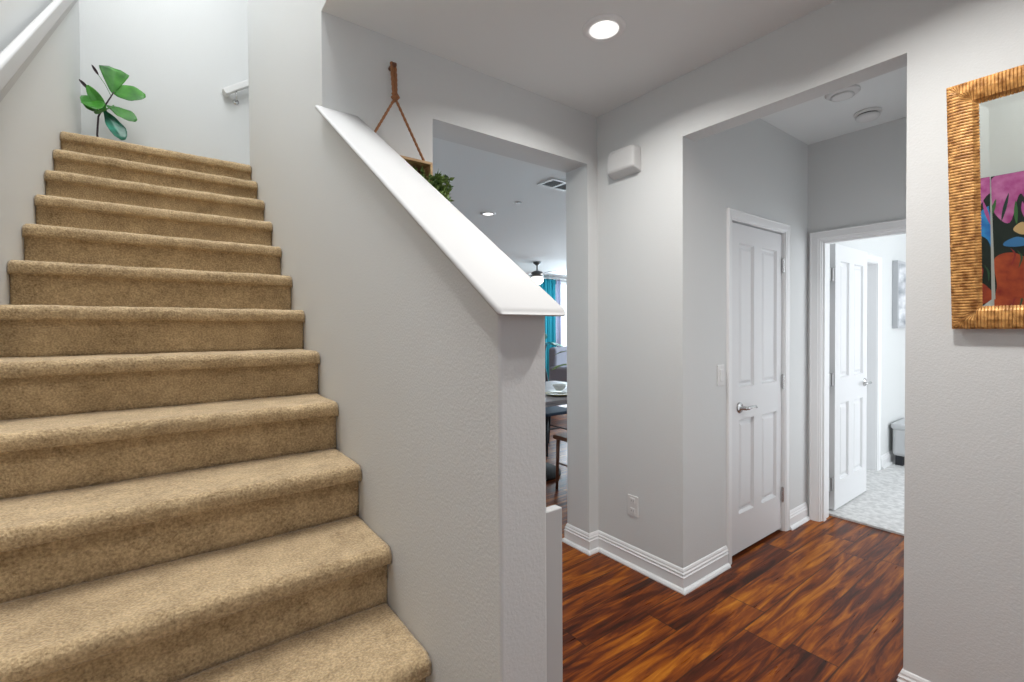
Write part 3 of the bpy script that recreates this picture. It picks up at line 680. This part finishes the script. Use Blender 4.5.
# ceiling fan
fx, fy = 5.77, 6.87
fn = thing('ceiling_fan', 'ceiling fan with pale blades and a glowing bowl in the far great room', 'ceiling fan', (fx, fy, ZC))
bm = new(); lathe(bm, [(0, 0), (.075, 0), (.07, -.03), (.03, -.06), (.014, -.07), (.014, -.16), (.03, -.165), (.10, -.19), (.13, -.23), (.12, -.27), (.06, -.30), (0, -.30)], 32); obj('motor', bm, mat('fan_nickel', (.12, .12, .12), .3, .6), fn, smooth=True)
for k in range(5):
    a = R(-31+72*k); mx = Matrix.Rotation(a, 4, 'Z')
    bm = new(); prism(bm, [(.20, -.05), (.62, -.072), (.66, -.05), (.66, .05), (.62, .072), (.20, .05)], lambda x, y: mx @ Vector((x, y, -.252+.12*y)), lambda x, y: mx @ Vector((x, y, -.244+.12*y)))
    bl = obj('blade', bm, mat('fan_blade', (.55, .50, .50), .4), fn)
    bm = new(); box(bm, .10, .24, -.018, .018, -.258, -.250, mx=mx); obj('blade_arm', bm, M['nickel'], bl)
bm = new(); lathe(bm, [(0, -.44), (.06, -.43), (.11, -.39), (.125, -.34), (.11, -.30), (0, -.30)], 28); obj('lamp_bowl', bm, M['bulb'], fn, smooth=True)
# window with sheer daylight and teal curtain
wn_ = thing('window_1', 'tall bright window beside the teal curtain in the great room', 'window', (8.55, 8.60, 0), kind='structure')
bm = new(); box(bm, -.82, .8, -.03, .0, .30, .36); box(bm, -.82, .8, -.03, 0, 2.44, 2.50); box(bm, -.82, -.76, -.03, 0, .36, 2.44); box(bm, .74, .8, -.03, 0, .36, 2.44); obj('window_frame', bm, M['trim'], wn_)
obj('pane', box(new(), -.76, .74, -.012, -.006, .36, 2.44), M['pane'], wn_)
def curtain(name, label, x0, x1, y, z0, z1, m):
    bm = new(); N = int((x1-x0)*90); rows = []
    for i in range(N+1):
        x = x0+(x1-x0)*i/N; yy = y+.035*math.sin(i*.55)+.01*math.sin(i*1.3)
        rows.append([bm.verts.new((x, yy, z)) for z in (z0, (z0+z1)/2, z1)])
    for i in range(N):
        for j in range(2): bm.faces.new((rows[i][j], rows[i+1][j], rows[i+1][j+1], rows[i][j+1]))
    o = obj(name, bm, m, smooth=True); s = o.modifiers.new('t', 'SOLIDIFY'); s.thickness = .004
    return tag(o, label, 'curtain')
curtain('curtain', 'bright teal curtain hanging at the far end of the great room', 7.15, 7.72, 8.48, .03, 2.53, M['teal'])
curtain('curtain', 'pale lavender sheer curtain between the teal curtain and the bright window', 7.74, 7.90, 8.48, .03, 2.53, M['sheer'])
tag(obj('curtain_rod', tube(new(), [(7.0, 8.48, 2.555), (9.2, 8.48, 2.555)], .014, 10), M['nickel']), 'slim metal rod above the teal curtain', 'curtain rod')
# dining table
tb = thing('dining_table', 'grey wooden dining table beyond the dining opening', 'table', (2.75, 3.35, 0))
o = obj('tabletop', box(new(), -.85, .85, -.485, .62, .705, .75), M['tablewood'], tb); bev(o, .006)
bm = new(); lathe(bm, [(0, 0), (.26, 0), (.26, .03), (.22, .05), (.07, .08), (.06, .62), (.18, .70), (0, .705)], 32); obj('pedestal', bm, M['darkbase'], tb, smooth=True)
tb.location = (2.75, 3.35, 0)
def chair(label, x, y, rz, wood, seatm):
    c = thing('dining_chair', label, 'chair', (x, y, 0)); c.rotation_euler = (0, 0, rz)
    o = obj('seat', box(new(), -.21, .21, -.21, .20, .42, .455), seatm, c); bev(o, .01)
    for sx in (-1, 1):
        bm = new(); tube(bm, [(sx*.19, -.18, 0), (sx*.18, -.17, .42)], [.012, .017], 10); obj('leg', bm, wood, c, smooth=True)
        bm = new(); tube(bm, [(sx*.20, .24, 0), (sx*.185, .19, .43), (sx*.18, .22, .7), (sx*.175, .27, .88)], [.012, .017, .015, .013], 10); obj('leg', bm, wood, c, smooth=True)
    bm = new(); box(bm, -.18, .18, .255, .28, .80, .88); obj('backrest', bm, wood, c)
    bm = new(); tube(bm, [(-.185, -.17, .22), (-.19, .21, .22)], .008, 8); tube(bm, [(.185, -.17, .22), (.19, .21, .22)], .008, 8); tube(bm, [(-.187, .02, .22), (.187, .02, .22)], .008, 8); obj('stretcher', bm, wood, c)
    return c
chair('black-legged chair with navy seat on the far side of the dining table', 3.42, 3.88, 0, M['black'], M['navy'])
chair('brown wooden chair on the near side of the dining table', 2.83, 2.72, R(180), M['brownwood'], M['brownwood'])
# tableware
def vessel(name, label, cat, prof, x, y, z, m): 
    bm = new(); lathe(bm, prof, 28, (0, 0, 0)); o = obj(name, bm, m, smooth=True, loc=(x, y, z)); return tag(o, label, cat)
vessel('vase', 'rounded white vase at the back of the dining table', 'vase', [(0, 0), (.045, 0), (.075, .04), (.07, .08), (.03, .12), (.028, .135), (.022, .135), (0, .02)], 2.86, 3.50, .75, M['ceramic'])
vessel('bowl', 'dark shallow bowl beside the vase on the dining table', 'bowl', [(0, 0), (.05, 0), (.13, .045), (.125, .047), (.04, .012), (0, .012)], 2.60, 3.36, .75, M['darkbase'])
vessel('plate', 'large ochre plate under the stacked dishes on the dining table', 'plate', [(0, 0), (.07, 0), (.135, .016), (.132, .019), (.07, .006), (0, .006)], 2.85, 3.09, .75, M['ochre'])
vessel('plate', 'white plate stacked on the ochre plate on the dining table', 'plate', [(0, 0), (.06, 0), (.11, .016), (.107, .019), (.06, .006), (0, .006)], 2.85, 3.09, .77, M['ceramic'])
vessel('bowl', 'small white bowl on top of the dining table plates', 'bowl', [(0, 0), (.03, 0), (.07, .05), (.067, .05), (.03, .008), (0, .008)], 2.85, 3.09, .7935, M['ceramic'])
# armchair, plants behind the table
ac = thing('armchair', 'pale grey armchair in front of the bright window', 'armchair', (6.10, 6.15, 0)); ac.rotation_euler = (0, 0, R(20))
o = obj('seat', box(new(), -.33, .33, -.30, .28, .18, .46), M['greychair'], ac); bev(o, .05, 4)
o = obj('backrest', box(new(), -.36, .36, .24, .40, .20, 1.0), M['greychair'], ac); bev(o, .06, 4)
for s in (-1, 1):
    o = obj('armrest', box(new(), s*.39-.06, s*.39+.06, -.32, .34, .16, .66), M['greychair'], ac); bev(o, .05, 4)
    for y in (-.25, .3): obj('leg', tube(new(), [(s*.33, y, 0), (s*.33, y, .19)], .02, 8), M['black'], ac)
def bigplant(name, label, x, y, h, n, L, wd, m, potm, seed, r0=0.0):
    rg = random.Random(seed); p = thing(name, label, 'plant', (x, y, 0))
    bm = new(); lathe(bm, [(0, 0), (.13, 0), (.16, .28), (.165, .30), (.15, .30), (.14, .27), (0, .27)], 24); obj('pot', bm, potm, p, smooth=True)
    for i in range(n):
        a = 2*math.pi*i/n+rg.uniform(-.3, .3); d = Vector((math.cos(a), math.sin(a), 0)); zt = h*rg.uniform(.72, 1.0)
        top = d*rg.uniform(.05, .18)+Vector((0, 0, zt)); bm = new(); tube(bm, [(0, 0, .27), Vector((0, 0, zt*.6))+d*.03, top], .008, 6); obj('stem', bm, M['stem'], p)
        leafobj('leaf', m, p, top, top+d*L+Vector((0, 0, L*.12)), wd, (-d.x*.2, -d.y*.2, 1), shape='oval', curl=.35)
    return p
bigplant('potted_plant', 'leafy dark green potted plant in front of the bright window', 4.75, 4.72, 1.05, 9, .30, .13, M['herb'], M['ceramic'], 5)
bigplant('potted_plant', 'blue-green potted plant in front of the teal curtain', 6.42, 7.55, 1.25, 9, .42, .14, M['bluegreen'], M['navy'], 9)

# ------------------------------------------------------------------ bedroom
ot = thing('ottoman', 'light grey upholstered ottoman on dark feet in the bedroom', 'ottoman', (5.86, 1.19, .014))
o = obj('seat', box(new(), -.24, .24, -.20, .20, .09, .36), M['greige'], ot); bev(o, .03, 4)
o = obj('lid', box(new(), -.25, .25, -.21, .21, .345, .405), M['greige'], ot); bev(o, .022, 4)
for sx in (-1, 1):
    for sy in (-1, 1): obj('leg', box(new(), sx*.19-.028, sx*.19+.028, sy*.15-.028, sy*.15+.028, 0, .10), M['black'], ot)
pc = thing('wall_picture', 'silver grey framed picture on the bright bedroom wall', 'picture', (6.02, 1.42, 1.66))
o = obj('frame', box(new(), -.30, .30, -.045, -.002, -.33, .33), mat('picture_frame_grey', (.45, .46, .48), .4), pc)
obj('print', box(new(), -.275, .275, -.048, -.045, -.305, .305), M['silver_art'], pc)
